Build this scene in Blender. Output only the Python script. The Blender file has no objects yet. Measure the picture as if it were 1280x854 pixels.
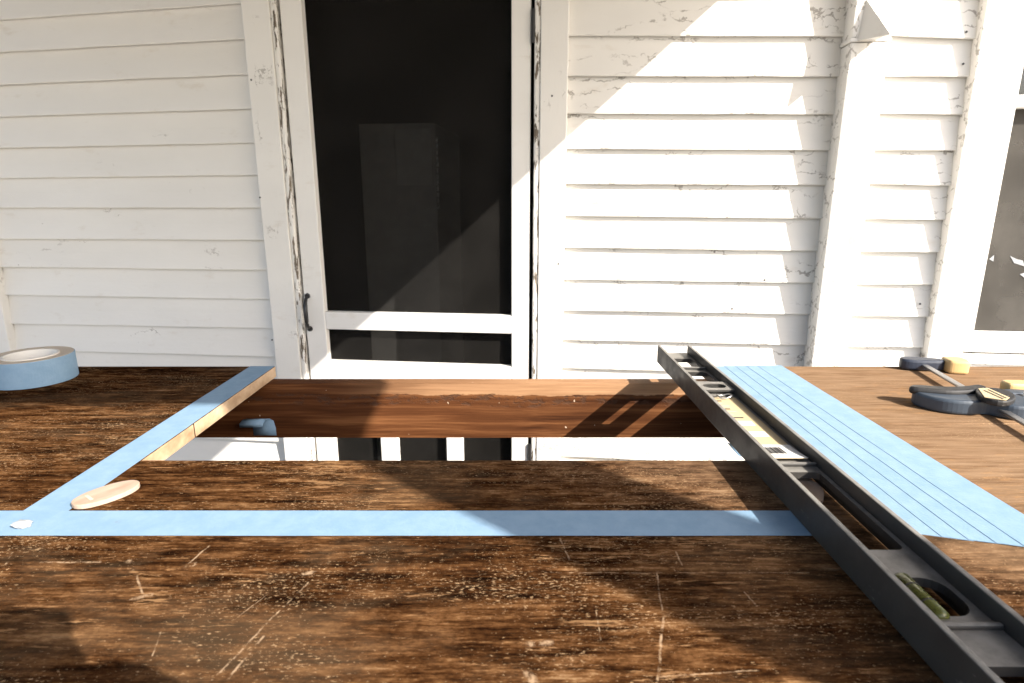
import bpy, bmesh, math, random
from mathutils import Vector, Matrix, noise as mnoise
random.seed(7)
R = math.radians
S = bpy.context.scene
COL = S.collection

# ------------------------------------------------------------------ camera, sky, sun, exposure
CZ = 1.50            # eye height above the lawn
FZ = 0.30            # porch floor above the lawn
TZ = CZ - 0.245      # table top
PITCH = R(13.54); FPX = 735.5
cam = bpy.data.cameras.new('camera'); camo = bpy.data.objects.new('camera', cam); COL.objects.link(camo)
camo.location = (0, 0, CZ); camo.rotation_euler = (R(90) - PITCH, 0, 0)
cam.sensor_width = 36; cam.lens = FPX / 1280 * 36
cam.clip_start = 0.01; cam.clip_end = 3000
cam.dof.use_dof = True; cam.dof.focus_distance = 0.70; cam.dof.aperture_fstop = 14.0
S.camera = camo

SUN = Vector((-1.15, 1.0, -1.01)).normalized()      # the way the light travels
w = bpy.data.worlds.new('World'); S.world = w; w.use_nodes = True
nt = w.node_tree; nt.nodes.clear()
sk = nt.nodes.new('ShaderNodeTexSky'); sk.sky_type = 'NISHITA'; sk.sun_disc = False
sk.sun_elevation = math.asin(-SUN.z); sk.sun_rotation = math.atan2(-SUN.x, -SUN.y)
sk.dust_density = 2.5; sk.air_density = 1.0; sk.ozone_density = 1.0
bg = nt.nodes.new('ShaderNodeBackground'); bg.inputs['Strength'].default_value = 0.115
wo = nt.nodes.new('ShaderNodeOutputWorld')
nt.links.new(sk.outputs[0], bg.inputs[0]); nt.links.new(bg.outputs[0], wo.inputs[0])
sl = bpy.data.lights.new('sun', 'SUN'); sl.energy = 3.9; sl.angle = R(0.4); sl.color = (1.0, 0.93, 0.83)
so = bpy.data.objects.new('sun', sl); COL.objects.link(so)
so.rotation_euler = SUN.to_track_quat('-Z', 'Y').to_euler(); so.location = (4, -4, 6)
vs = S.view_settings
S.display_settings.display_device = 'sRGB'
vs.view_transform = 'Standard'; vs.look = 'None'; vs.gamma = 1.0; vs.use_curve_mapping = False
vs.exposure = 1.5
try:
    vs.use_white_balance = True; vs.white_balance_temperature = 6450; vs.white_balance_tint = 10
except Exception:
    pass

# ------------------------------------------------------------------ material helpers
class NT:
    def __init__(s, name):
        s.m = bpy.data.materials.new(name); s.m.use_nodes = True
        s.t = s.m.node_tree; s.t.nodes.clear()
        s.out = s.t.nodes.new('ShaderNodeOutputMaterial')
        s.tc = s.t.nodes.new('ShaderNodeTexCoord'); s.P = s.tc.outputs['Object']
    def put(s, sock, v):
        if v is None: return
        if isinstance(v, bpy.types.NodeSocket): s.t.links.new(v, sock)
        elif isinstance(v, tuple) and len(v) == 3 and sock.type == 'RGBA': sock.default_value = (*v, 1)
        else: sock.default_value = v
    def math(s, op, a, b=None, c=None, clamp=False):
        n = s.t.nodes.new('ShaderNodeMath'); n.operation = op; n.use_clamp = clamp
        for i, v in enumerate((a, b, c)): s.put(n.inputs[i], v)
        return n.outputs[0]
    def vec(s, op, a, b=None, c=None):
        n = s.t.nodes.new('ShaderNodeVectorMath'); n.operation = op
        s.put(n.inputs[0], a)
        if b is not None: s.put(n.inputs[3] if op == 'SCALE' else n.inputs[1], b)
        return n.outputs['Value'] if op in ('DOT_PRODUCT', 'LENGTH', 'DISTANCE') else n.outputs[0]
    def sc(s, v, xyz, off=(0, 0, 0)):
        n = s.t.nodes.new('ShaderNodeMapping'); s.put(n.inputs[0], v)
        n.inputs['Scale'].default_value = xyz; n.inputs['Location'].default_value = off
        return n.outputs[0]
    def noise(s, v, scale=1.0, detail=4, rough=0.55, dist=0.0, col=False):
        n = s.t.nodes.new('ShaderNodeTexNoise'); s.put(n.inputs['Vector'], v)
        n.inputs['Scale'].default_value = scale; n.inputs['Detail'].default_value = detail
        n.inputs['Roughness'].default_value = rough; n.inputs['Distortion'].default_value = dist
        return n.outputs['Color'] if col else n.outputs['Fac']
    def voro(s, v, scale, feat='F1', out='Distance'):
        n = s.t.nodes.new('ShaderNodeTexVoronoi'); s.put(n.inputs['Vector'], v); n.feature = feat
        n.inputs['Scale'].default_value = scale
        return n.outputs[out]
    def step(s, v, a, b, lo=0.0, hi=1.0):
        n = s.t.nodes.new('ShaderNodeMapRange'); n.interpolation_type = 'SMOOTHSTEP'; s.put(n.inputs[0], v)
        for i, x in enumerate((a, b, lo, hi)): n.inputs[i + 1].default_value = x
        return n.outputs[0]
    def ramp(s, v, stops):
        n = s.t.nodes.new('ShaderNodeValToRGB'); s.put(n.inputs[0], v); e = n.color_ramp.elements
        while len(e) < len(stops): e.new(0.5)
        for el, (p, c) in zip(e, stops): el.position = p; el.color = (*c, 1)
        return n.outputs[0]
    def mix(s, f, a, b):
        n = s.t.nodes.new('ShaderNodeMix'); n.data_type = 'RGBA'
        s.put(n.inputs[0], f); s.put(n.inputs[6], a); s.put(n.inputs[7], b)
        return n.outputs[2]
    def xyz(s, v):
        n = s.t.nodes.new('ShaderNodeSeparateXYZ'); s.put(n.inputs[0], v); return n.outputs
    def rand(s):
        return s.t.nodes.new('ShaderNodeObjectInfo').outputs['Random']
    def bump(s, h, strength=0.3, dist=0.001):
        n = s.t.nodes.new('ShaderNodeBump'); s.put(n.inputs['Height'], h)
        n.inputs['Strength'].default_value = strength; n.inputs['Distance'].default_value = dist
        return n.outputs[0]
    def bsdf(s, col, rough=0.6, bump=None, spec=None, metal=None, trans=None, coat=None, ior=None, alpha=None):
        b = s.t.nodes.new('ShaderNodeBsdfPrincipled')
        s.put(b.inputs['Base Color'], col); s.put(b.inputs['Roughness'], rough)
        if bump is not None: s.put(b.inputs['Normal'], bump)
        for k, v in (('Specular IOR Level', spec), ('Metallic', metal), ('Transmission Weight', trans), ('Coat Weight', coat), ('IOR', ior), ('Alpha', alpha)):
            if v is not None: s.put(b.inputs[k], v)
        s.t.links.new(b.outputs[0], s.out.inputs[0]); return b

def offs(n, amt=37.0):          # object coordinates shifted by each object's own random number
    c = n.t.nodes.new('ShaderNodeCombineXYZ')
    r = n.math('MULTIPLY', n.rand(), amt)
    for i in range(3): n.put(c.inputs[i], r)
    return n.vec('ADD', n.P, c.outputs[0])

def paint_mat(name, col=(0.80, 0.782, 0.745), flake=0.5, grain=(1, 1, 1), chips=0.0, cw=0.030, ck=0.68):
    n = NT(name); P = offs(n)
    big = n.noise(n.sc(P, (1.2, 3, 3)), 1.6, 3)
    fine = n.noise(P, 60, 5, 0.6)
    base = n.mix(n.step(big, 0.35, 0.7), tuple(c * 0.95 for c in col), col)
    base = n.mix(n.math('MULTIPLY', n.step(n.noise(n.sc(P, (2.5, 6, 6)), 3.1, 5, 0.65), 0.58, 0.76), 0.40), base, (0.60, 0.54, 0.46))
    base = n.mix(n.math('MULTIPLY', n.rand(), 0.10), base, (0.70, 0.66, 0.59))
    # fine flaking cracks in the paint
    d = n.noise(P, 22, 4, 0.65, col=True)
    Pd = n.vec('ADD', n.sc(P, tuple(g for g in grain)), n.vec('SCALE', d, 0.085))
    e = n.voro(Pd, 11, 'DISTANCE_TO_EDGE')
    thin = n.noise(P, 34, 3)
    wdt = n.math('MULTIPLY', n.step(thin, 0.36, 0.64), cw)
    cr = n.math('LESS_THAN', e, wdt)
    region = n.step(n.noise(n.sc(P, (1.0, 2.4, 2.4)), 3.3, 4, 0.6), 0.66 - 0.24 * flake, 0.74 - 0.20 * flake)
    cr = n.math('MULTIPLY', cr, region)
    base = n.mix(n.math('MULTIPLY', cr, ck), base, (0.33, 0.305, 0.275))
    # little nicks
    nk = n.step(n.noise(n.sc(P, (1, 1.8, 1.8)), 75, 2, 0.5), 0.765, 0.785)
    nk = n.math('MULTIPLY', nk, n.step(n.noise(P, 7, 2), 0.5, 0.65))
    base = n.mix(n.math('MULTIPLY', nk, 0.7), base, (0.22, 0.18, 0.14))
    hh = n.math('ADD', n.math('MULTIPLY', fine, 0.35), n.math('MULTIPLY', n.noise(n.sc(P, tuple(3 * g for g in grain)), 18, 3), 0.6))
    if chips:
        cp = n.noise(n.sc(P, (3.0, 3.0, 0.55)), 26, 5, 0.62)
        cm = n.step(cp, 0.62 - 0.16 * chips, 0.645 - 0.16 * chips)
        wood = n.ramp(n.noise(n.sc(P, (30, 30, 2)), 6, 4), [(0.3, (0.05, 0.04, 0.03)), (0.7, (0.25, 0.20, 0.15))])
        base = n.mix(cm, base, wood)
        hh = n.math('ADD', hh, n.math('MULTIPLY', cm, -1.2)) if chips else hh
    n.bsdf(base, 0.55, n.bump(hh, 0.55, 0.0012), spec=0.35)
    return n.m

def plain(name, col, rough=0.5, metal=None, spec=None, var=0.08, scale=40, bmp=0.15):
    n = NT(name); P = offs(n)
    f = n.noise(P, scale, 5, 0.6)
    c = n.mix(f, tuple(x * (1 - var * 2) for x in col), tuple(min(1, x * (1 + var)) for x in col))
    r = n.step(f, 0.2, 0.8, rough * 0.85, min(1, rough * 1.15))
    n.bsdf(c, r, n.bump(n.noise(P, scale * 4, 3), bmp, 0.0006), spec=spec, metal=metal)
    return n.m

M = {}
M['clap'] = paint_mat('clapboard_paint', flake=0.15, grain=(0.45, 1, 1.6))
M['clap_flaky'] = paint_mat('flaking_clapboard_paint', flake=0.85, grain=(0.40, 1, 1.9), cw=0.038, ck=0.85)
M['trim'] = paint_mat('trim_paint', flake=0.35, grain=(1.6, 1, 0.45))
M['trim_flaky'] = paint_mat('flaking_trim_paint', flake=1.25, grain=(2.4, 1, 1.0), cw=0.045, ck=0.80)
M['chip'] = paint_mat('chipped_paint', flake=0.8, grain=(1.6, 1, 0.5), chips=0.50)
M['door'] = paint_mat('door_paint', col=(0.83, 0.815, 0.785), flake=0.0, grain=(1, 1, 0.5))
M['iron'] = plain('black_iron', (0.02, 0.019, 0.02), 0.4)
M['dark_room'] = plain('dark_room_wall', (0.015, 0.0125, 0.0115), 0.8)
M['cupboard'] = plain('pale_cupboard_paint', (0.66, 0.64, 0.60), 0.35, var=0.03, scale=6)
M['cupboard2'] = plain('light_cupboard_panel', (0.80, 0.78, 0.74), 0.25, var=0.03, scale=6)
M['steel'] = plain('bright_steel', (0.72, 0.71, 0.69), 0.28, metal=1.0, var=0.03)
M['bar'] = plain('grey_bar_steel', (0.42, 0.41, 0.40), 0.38, metal=0.9, var=0.05)
M['floor'] = plain('porch_floor_paint', (0.13, 0.115, 0.10), 0.6, var=0.15, scale=9)
M['ceil'] = plain('dark_ceiling_boards', (0.060, 0.045, 0.034), 0.7, var=0.1)
M['roof'] = plain('roof_shingle', (0.10, 0.095, 0.09), 0.9, var=0.2, scale=25)
def level_mat():
    n = NT('level_grey_paint'); P = n.P
    g = n.t.nodes.new('ShaderNodeNewGeometry'); nz = n.xyz(g.outputs['Normal'])[2]
    f = n.noise(P, 45, 5, 0.65)
    c = n.mix(f, (0.039, 0.036, 0.033), (0.056, 0.052, 0.047))
    dust = n.math('MULTIPLY', n.step(nz, 0.55, 0.95), n.step(n.noise(P, 60, 5, 0.7), 0.25, 0.7, 0.45, 1.0))  # upward faces paler: dust, and sunlit brightness painted in with it
    c = n.mix(dust, c, (0.25, 0.238, 0.215))
    c = n.mix(n.math('MULTIPLY', n.step(n.noise(n.sc(P, (1, 0.25, 1)), 160, 4, 0.7), 0.66, 0.70), 0.6), c, (0.22, 0.205, 0.18))
    n.bsdf(c, n.step(f, 0.3, 0.7, 0.36, 0.55), n.bump(n.noise(P, 300, 3), 0.12, 0.0004), spec=0.4)
    return n.m
M['level'] = level_mat()
M['navy'] = plain('navy_plastic', (0.022, 0.030, 0.050), 0.45, var=0.06)
M['slate'] = plain('slate_blue_plastic', (0.044, 0.060, 0.082), 0.48, var=0.05)
M['black'] = plain('black_plastic', (0.016, 0.015, 0.015), 0.5, var=0.05)
M['amber'] = plain('amber_rubber', (0.60, 0.42, 0.19), 0.4, var=0.06)
M['yellow'] = plain('yellow_paper', (0.60, 0.47, 0.27), 0.5, var=0.04)
M['paper'] = plain('white_paper', (0.80, 0.79, 0.76), 0.5, var=0.03)
M['scrap'] = plain('crumpled_scrap_paper', (0.36, 0.375, 0.39), 0.7, var=0.1, scale=300)
M['ink'] = plain('dark_ink', (0.05, 0.045, 0.04), 0.6)
M['kraft'] = plain('pale_cardboard_core', (0.60, 0.51, 0.40), 0.8, var=0.06)
M['core_in'] = plain('white_core_paper', (0.80, 0.77, 0.71), 0.7, var=0.04)

def tape_mat():
    n = NT('blue_masking_tape'); P = offs(n, 5.0)
    f = n.noise(n.sc(P, (1, 1, 1)), 48, 6, 0.7)
    cre = n.noise(P, 420, 3, 0.6)
    c = n.mix(n.step(f, 0.3, 0.7), (0.198, 0.318, 0.445), (0.240, 0.360, 0.490))
    c = n.mix(n.math('MULTIPLY', n.step(n.noise(P, 90, 4), 0.70, 0.76), 0.5), c, (0.20, 0.26, 0.32))
    h = n.math('ADD', n.math('MULTIPLY', cre, 0.5), n.math('MULTIPLY', n.noise(P, 30, 2), 0.7))
    n.bsdf(c, 0.62, n.bump(h, 0.7, 0.0009), spec=0.2)
    return n.m
M['tape'] = tape_mat()

def bare_wood(name, c0, c1, c2, grain, rough=0.7):
    n = NT(name); P = n.P
    P2 = n.vec('ADD', n.sc(P, grain), n.vec('SCALE', n.noise(P, 6, 2, col=True), 0.6))
    g = n.noise(P2, 1.0, 6, 0.62)
    c = n.ramp(g, [(0.28, c0), (0.5, c1), (0.72, c2)])
    n.bsdf(c, rough, n.bump(g, 0.35, 0.0012), spec=0.3)
    return n.m
M['cut'] = bare_wood('fresh_cut_wood', (0.28, 0.16, 0.085), (0.45, 0.31, 0.19), (0.60, 0.45, 0.31), (60, 26, 40))
M['biscuit'] = bare_wood('beech_biscuit_wood', (0.34, 0.235, 0.165), (0.43, 0.32, 0.24), (0.50, 0.39, 0.305), (30, 90, 30))
M['leg'] = bare_wood('table_leg_wood', (0.03, 0.014, 0.008), (0.07, 0.035, 0.018), (0.14, 0.07, 0.035), (50, 50, 3))

def apron_mat():
    n = NT('apron_wood'); P = n.P; X, Y, Z = n.xyz(P)
    g = n.noise(n.vec('ADD', n.sc(P, (4, 30, 130)), n.vec('SCALE', n.noise(P, 5, 2, col=True), 1.2)), 1.0, 6, 0.6)
    c = n.ramp(g, [(0.28, (0.028, 0.0085, 0.0030)), (0.5, (0.095, 0.034, 0.0115)), (0.72, (0.21, 0.088, 0.033))])
    # ragged lighter band with broken fibres near the top edge
    zt = n.math('ADD', Z, n.math('MULTIPLY', n.math('SUBTRACT', n.noise(n.sc(P, (9, 9, 30)), 1.0, 5, 0.7), 0.5), 0.020))
    light = n.math('MULTIPLY', n.step(zt, TZ - 0.036, TZ - 0.034), n.step(X, -0.30, -0.02))
    c = n.mix(n.math('MULTIPLY', light, 0.75), c, n.ramp(g, [(0.3, (0.30, 0.155, 0.075)), (0.7, (0.55, 0.33, 0.18))]))
    rag = n.math('MULTIPLY', n.step(n.noise(n.sc(P, (60, 60, 140)), 1.0, 4, 0.7), 0.50, 0.60),
                 n.math('MULTIPLY', n.step(zt, TZ - 0.054, TZ - 0.048), n.step(zt, TZ - 0.033, TZ - 0.037)))
    c = n.mix(n.math('MULTIPLY', rag, 0.8), c, (0.07, 0.035, 0.02))
    fl = n.step(n.noise(n.sc(P, (1, 1, 0.6)), 130, 2), 0.755, 0.77)
    c = n.mix(fl, c, (0.55, 0.42, 0.30))
    n.bsdf(c, 0.65, n.bump(n.math('ADD', g, n.math('MULTIPLY', rag, -1.5)), 0.4, 0.0015), spec=0.12)
    return n.m
M['apron'] = apron_mat()

# ------------------------------------------------------------------ pixel rulers (used once to measure the place)
def ray(px, py):
    x = (px - 640) / FPX; y = -(py - 427) / FPX
    return Vector((x, math.cos(PITCH) + y * math.sin(PITCH), -math.sin(PITCH) + y * math.cos(PITCH)))
def T(px, py, h=0.245):
    d = ray(px, py); t = -h / d.z; return Vector((d.x * t, d.y * t, CZ - h))
PSI = math.atan(-0.1105); WY = 2.1
EX = Vector((math.cos(PSI), math.sin(PSI), 0)); EY = Vector((-math.sin(PSI), math.cos(PSI), 0)); WO = Vector((0, WY, 0))
def W(px, py, d=0.0):            # point on the house front, d metres proud of the clapboards: (u, z) in the house's own axes
    r = ray(px, py); t = (WO.dot(EY) - d) / r.dot(EY); p = r * t
    return ((p - WO).dot(EX), p.z + CZ - FZ)

def table_mat():
    n = NT('worn_table_wood'); P = n.P; X, Y, Z = n.xyz(P)
    wob = n.vec('SCALE', n.noise(n.sc(P, (3, 3, 3)), 1.0, 2, col=True), 0.5)
    Pg = n.vec('ADD', n.sc(P, (13, 150, 1)), wob)
    g1 = n.noise(Pg, 1.0, 6, 0.68)
    g2 = n.noise(n.sc(P, (22, 480, 1)), 1.0, 4, 0.6)
    bl = n.noise(n.sc(P, (2.6, 6.5, 1), (3.1, 0.4, 0)), 1.0, 6, 0.65)
    bl2 = n.noise(n.vec('ADD', n.sc(P, (34, 85, 1), (1.7, 5.4, 0)), wob), 1.0, 6, 0.75)
    grit = n.noise(n.sc(P, (0.6, 1.3, 1)), 520, 3, 0.7)
    v = n.math('ADD', n.math('MULTIPLY', g1, 0.40), n.math('ADD', n.math('MULTIPLY', bl, 0.22), n.math('MULTIPLY', bl2, 0.38)))
    v = n.math('ADD', v, n.math('MULTIPLY', n.math('SUBTRACT', g2, 0.5), 0.12))
    v = n.math('ADD', v, n.math('MULTIPLY', n.math('SUBTRACT', grit, 0.5), 0.14))
    c = n.ramp(v, [(0.385, (0.0045, 0.0020, 0.0012)), (0.45, (0.017, 0.0068, 0.0029)), (0.51, (0.055, 0.0225, 0.0082)), (0.575, (0.140, 0.066, 0.0255)), (0.655, (0.30, 0.182, 0.094))])
    # paler tan to the right and back: sanded wood plus wall sheen painted in
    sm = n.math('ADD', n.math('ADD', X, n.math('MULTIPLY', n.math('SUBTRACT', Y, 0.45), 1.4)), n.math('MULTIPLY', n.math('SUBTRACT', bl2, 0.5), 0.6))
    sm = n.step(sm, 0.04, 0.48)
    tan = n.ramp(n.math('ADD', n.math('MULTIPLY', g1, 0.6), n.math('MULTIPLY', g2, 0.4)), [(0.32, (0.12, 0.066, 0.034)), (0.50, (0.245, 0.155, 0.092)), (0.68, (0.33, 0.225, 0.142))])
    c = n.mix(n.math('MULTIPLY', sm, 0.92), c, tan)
    # thin dusty film in cloudy patches
    film = n.step(n.noise(n.sc(P, (5, 9, 1), (2, 6, 0)), 1.0, 6, 0.72), 0.46, 0.66)
    c = n.mix(n.math('MULTIPLY', film, 0.20), c, (0.24, 0.155, 0.085))
    # scuffs along the grain
    patch = n.noise(n.sc(P, (3.6, 8, 1), (9, 2, 0)), 1.0, 5, 0.62)
    sf = n.noise(n.vec('ADD', n.sc(P, (38, 260, 1), (0.3, 7.7, 0)), wob), 1.0, 5, 0.75)
    sf = n.step(n.math('ADD', sf, n.math('MULTIPLY', n.math('SUBTRACT', patch, 0.5), 0.55)), 0.585, 0.675)
    c = n.mix(n.math('MULTIPLY', sf, 0.66), c, (0.34, 0.19, 0.088))
    # pale flecks where the finish has chipped away
    fkm = n.math('MULTIPLY', n.math('SUBTRACT', n.noise(n.sc(P, (7, 16, 1), (4, 4, 0)), 1.0, 4, 0.65), 0.5), 0.42)
    fk = n.step(n.math('ADD', n.noise(n.sc(P, (0.7, 1.5, 1)), 420, 4, 0.75), fkm), 0.60, 0.69)
    c = n.mix(n.math('MULTIPLY', fk, 0.75), c, (0.46, 0.305, 0.17))
    # single scratches and bare spots, each where it runs on the wood
    jit = n.vec('SCALE', n.vec('SUBTRACT', n.noise(P, 45, 4, 0.7, col=True), (0.5, 0.5, 0.5)), 0.0038)
    jit2 = n.vec('SCALE', n.vec('SUBTRACT', n.noise(P, 160, 3, 0.7, col=True), (0.5, 0.5, 0.5)), 0.006)
    Ps = n.vec('MULTIPLY', n.vec('ADD', P, jit), (1, 1, 0)); Pb = n.vec('MULTIPLY', n.vec('ADD', P, jit2), (1, 1, 0))
    tot = None
    segs = [((820, 710), (829, 770), 0.0008), ((829, 770), (822, 854), 0.0011), ((265, 850), (385, 728), 0.0009), ((283, 850), (330, 795), 0.0010),
            ((300, 770), (345, 735), 0.0006), ((680, 716), (1010, 716), 0.0005), ((825, 846), (960, 838), 0.0006),
            ((190, 820), (200, 790), 0.0006), ((7, 706), (16, 690), 0.0012), ((235, 705), (262, 682), 0.0011), ((172, 720), (178, 745), 0.0010),
            ((700, 672), (712, 700), 0.0009), ((930, 740), (945, 755), 0.0008), ((845, 690), (852, 706), 0.0008), ((50, 703), (125, 703), 0.0013), ((745, 758), (752, 800), 0.0006)]
    blobs = [((168, 748), (186, 744), 0.0030), ((658, 806), (688, 803), 0.0032), ((660, 842), (668, 852), 0.0034), ((235, 708), (240, 706), 0.0032), ((160, 702), (163, 702), 0.0028), ((380, 717), (398, 714), 0.0030)]
    for lst, PP in ((segs, Ps), (blobs, Pb)):
        for a, b, wd in lst:
            A = T(*a); B = T(*b); A.z = B.z = 0; BA = B - A
            pa = n.vec('SUBTRACT', PP, tuple(A))
            h = n.math('MULTIPLY', n.vec('DOT_PRODUCT', pa, tuple(BA)), 1 / BA.length_squared, clamp=True)
            bh = n.t.nodes.new('ShaderNodeVectorMath'); bh.operation = 'SCALE'; bh.inputs[0].default_value = tuple(BA); n.put(bh.inputs[3], h)
            dd = n.vec('DISTANCE', pa, bh.outputs[0])
            k = n.step(dd, wd * 0.95, wd * 0.25)
            tot = k if tot is None else n.math('MAXIMUM', tot, k)
    tot = n.math('MULTIPLY', tot, n.step(n.noise(P, 120, 5, 0.8), 0.42, 0.60))
    c = n.mix(n.math('MULTIPLY', tot, 0.72), c, (0.46, 0.32, 0.20))
    h = n.math('ADD', n.math('MULTIPLY', g2, 0.5), n.math('MULTIPLY', g1, 0.6))
    rg = n.step(v, 0.4, 0.65, 0.48, 0.70)
    n.bsdf(c, rg, n.bump(h, 0.6, 0.0010), spec=0.0)
    return n.m
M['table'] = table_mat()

def screen_mat(name, cover, col):
    n = NT(name)
    tr = n.t.nodes.new('ShaderNodeBsdfTransparent'); df = n.t.nodes.new('ShaderNodeBsdfDiffuse')
    dust = n.noise(n.P, 5, 5, 0.6)
    n.put(df.inputs[0], n.mix(n.step(dust, 0.35, 0.75), col, tuple(c * 1.5 for c in col)))
    mx = n.t.nodes.new('ShaderNodeMixShader'); n.put(mx.inputs[0], n.step(dust, 0.2, 0.8, cover - 0.05, cover + 0.05))
    n.t.links.new(tr.outputs[0], mx.inputs[1]); n.t.links.new(df.outputs[0], mx.inputs[2]); n.t.links.new(mx.outputs[0], n.out.inputs[0])
    return n.m
M['mesh'] = screen_mat('dark_insect_screen', 0.60, (0.0135, 0.0127, 0.0118))
M['wmesh'] = screen_mat('grey_insect_screen', 0.78, (0.075, 0.070, 0.063))

def glass_mat(name, col=(1, 1, 1), rough=0.02):
    n = NT(name); n.bsdf(col, rough, trans=1.0, ior=1.45); return n.m
M['glass'] = glass_mat('window_glass')
def vial_mat():
    n = NT('yellow_green_vial'); n.bsdf((0.26, 0.28, 0.075), 0.10, trans=0.6, ior=1.4); return n.m
M['vial'] = vial_mat()

def ground_mat():
    n = NT('pale_gravel'); P = n.P
    c = n.ramp(n.noise(P, 0.6, 8, 0.7), [(0.3, (0.42, 0.38, 0.325)), (0.55, (0.50, 0.455, 0.39)), (0.8, (0.57, 0.52, 0.45))])
    n.bsdf(c, 0.9, n.bump(n.noise(P, 30, 4), 0.6, 0.03)); return n.m
M['lawn'] = ground_mat()

# ------------------------------------------------------------------ object helpers
def link(name, verts, faces, mat, parent=None, mats=None, midx=None, smooth=False, bevel=0, seg=2):
    me = bpy.data.meshes.new(name); me.from_pydata([tuple(v) for v in verts], [], faces); me.validate()
    bm = bmesh.new(); bm.from_mesh(me); bmesh.ops.recalc_face_normals(bm, faces=bm.faces); bm.to_mesh(me); bm.free()
    for m in (mats or [mat]): me.materials.append(m if not isinstance(m, str) else M[m])
    if midx:
        for p, i in zip(me.polygons, midx): p.material_index = i
    if smooth:
        for p in me.polygons: p.use_smooth = True
    o = bpy.data.objects.new(name, me); COL.objects.link(o)
    if parent: o.parent = parent
    if bevel:
        b = o.modifiers.new('bevel', 'BEVEL'); b.width = bevel; b.segments = seg; b.limit_method = 'ANGLE'; b.angle_limit = R(40)
        b.harden_normals = False
    return o
def tag(o, label=None, cat=None, group=None, kind=None):
    for k, v in (('label', label), ('category', cat), ('group', group), ('kind', kind)):
        if v: o[k] = v
    return o
def thing(name, loc, label, cat, group=None, rz=0):
    o = bpy.data.objects.new(name, None); COL.objects.link(o); o.location = loc; o.rotation_euler = (0, 0, rz); o.empty_display_size = 0.1
    return tag(o, label, cat, group)
BF = [(0, 3, 2, 1), (4, 5, 6, 7), (0, 1, 5, 4), (1, 2, 6, 5), (2, 3, 7, 6), (3, 0, 4, 7)]
class MB:
    def __init__(s): s.v = []; s.f = []
    def add(s, v, f):
        k = len(s.v); s.v += [tuple(p) for p in v]; s.f += [tuple(i + k for i in q) for q in f]; return s
    def box(s, x0, x1, y0, y1, z0, z1):
        return s.add([(x0, y0, z0), (x1, y0, z0), (x1, y1, z0), (x0, y1, z0), (x0, y0, z1), (x1, y0, z1), (x1, y1, z1), (x0, y1, z1)], BF)
    def prism(s, poly, z0, z1):          # polygon in xy, straight up
        n = len(poly)
        v = [(x, y, z0) for x, y in poly] + [(x, y, z1) for x, y in poly]
        f = [tuple(range(n - 1, -1, -1)), tuple(range(n, 2 * n))] + [(i, (i + 1) % n, n + (i + 1) % n, n + i) for i in range(n)]
        return s.add(v, f)
    def tube(s, pts, rad, seg=10, cap=True):
        pts = [Vector(p) for p in pts]; rr = rad if isinstance(rad, (list, tuple)) else [rad] * len(pts)
        v = []; f = []
        for i, p in enumerate(pts):
            t = (pts[min(i + 1, len(pts) - 1)] - pts[max(i - 1, 0)]).normalized()
            a = Vector((0, 0, 1)) if abs(t.z) < 0.9 else Vector((1, 0, 0))
            u = t.cross(a).normalized(); q = t.cross(u)
            for k in range(seg):
                an = 2 * math.pi * k / seg; v.append(p + (u * math.cos(an) + q * math.sin(an)) * rr[i])
        for i in range(len(pts) - 1):
            for k in range(seg):
                f.append((i * seg + k, i * seg + (k + 1) % seg, (i + 1) * seg + (k + 1) % seg, (i + 1) * seg + k))
        if cap: f.append(tuple(range(seg))[::-1]); f.append(tuple((len(pts) - 1) * seg + k for k in range(seg)))
        return s.add(v, f)
    def lathe(s, prof, c, seg=48, closed=True):      # profile (r, z) round a vertical axis
        n = len(prof); v = []; f = []
        for k in range(seg):
            a = 2 * math.pi * k / seg
            for r, z in prof: v.append((c[0] + r * math.cos(a), c[1] + r * math.sin(a), c[2] + z))
        for k in range(seg):
            for i in range(n if closed else n - 1):
                j = (i + 1) % n; m = (k + 1) % seg
                f.append((k * n + i, k * n + j, m * n + j, m * n + i))
        return s.add(v, f)
    def holeplate(s, x0, x1, y0, y1, hx0, hx1, hy0, hy1, r, z0, z1):   # flat plate with one round-cornered slot
        cx, cy = (hx0 + hx1) / 2, (hy0 + hy1) / 2; inn = []
        for (qx, qy, a0) in ((hx1 - r, hy1 - r, 0), (hx0 + r, hy1 - r, 90), (hx0 + r, hy0 + r, 180), (hx1 - r, hy0 + r, 270)):
            for k in range(6): a = R(a0 + 18 * k); inn.append((qx + r * math.cos(a), qy + r * math.sin(a)))
        out = []
        for i, (x, y) in enumerate(inn):
            q = i // 6; k = i % 6
            ax, ay = (x1 if q in (0, 3) else x0), (y1 if q < 2 else y0)
            if q in (0, 2): out.append((ax, y) if k < 3 else (x, ay)) if k not in (2, 3) else out.append((ax, ay))
            else: out.append((x, ay) if k < 3 else (ax, y)) if k not in (2, 3) else out.append((ax, ay))
        n = len(inn); v = [(*p, z0) for p in inn] + [(*p, z0) for p in out] + [(*p, z1) for p in inn] + [(*p, z1) for p in out]; f = []
        for i in range(n):
            j = (i + 1) % n
            f += [(i, j, n + j, n + i), (2 * n + i, 3 * n + i, 3 * n + j, 2 * n + j), (i, 2 * n + i, 2 * n + j, j), (n + i, n + j, 3 * n + j, 3 * n + i)]
        return s.add(v, f)
    def build(s, name, mat, parent=None, **k): return link(name, s.v, s.f, mat, parent, **k)

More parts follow.
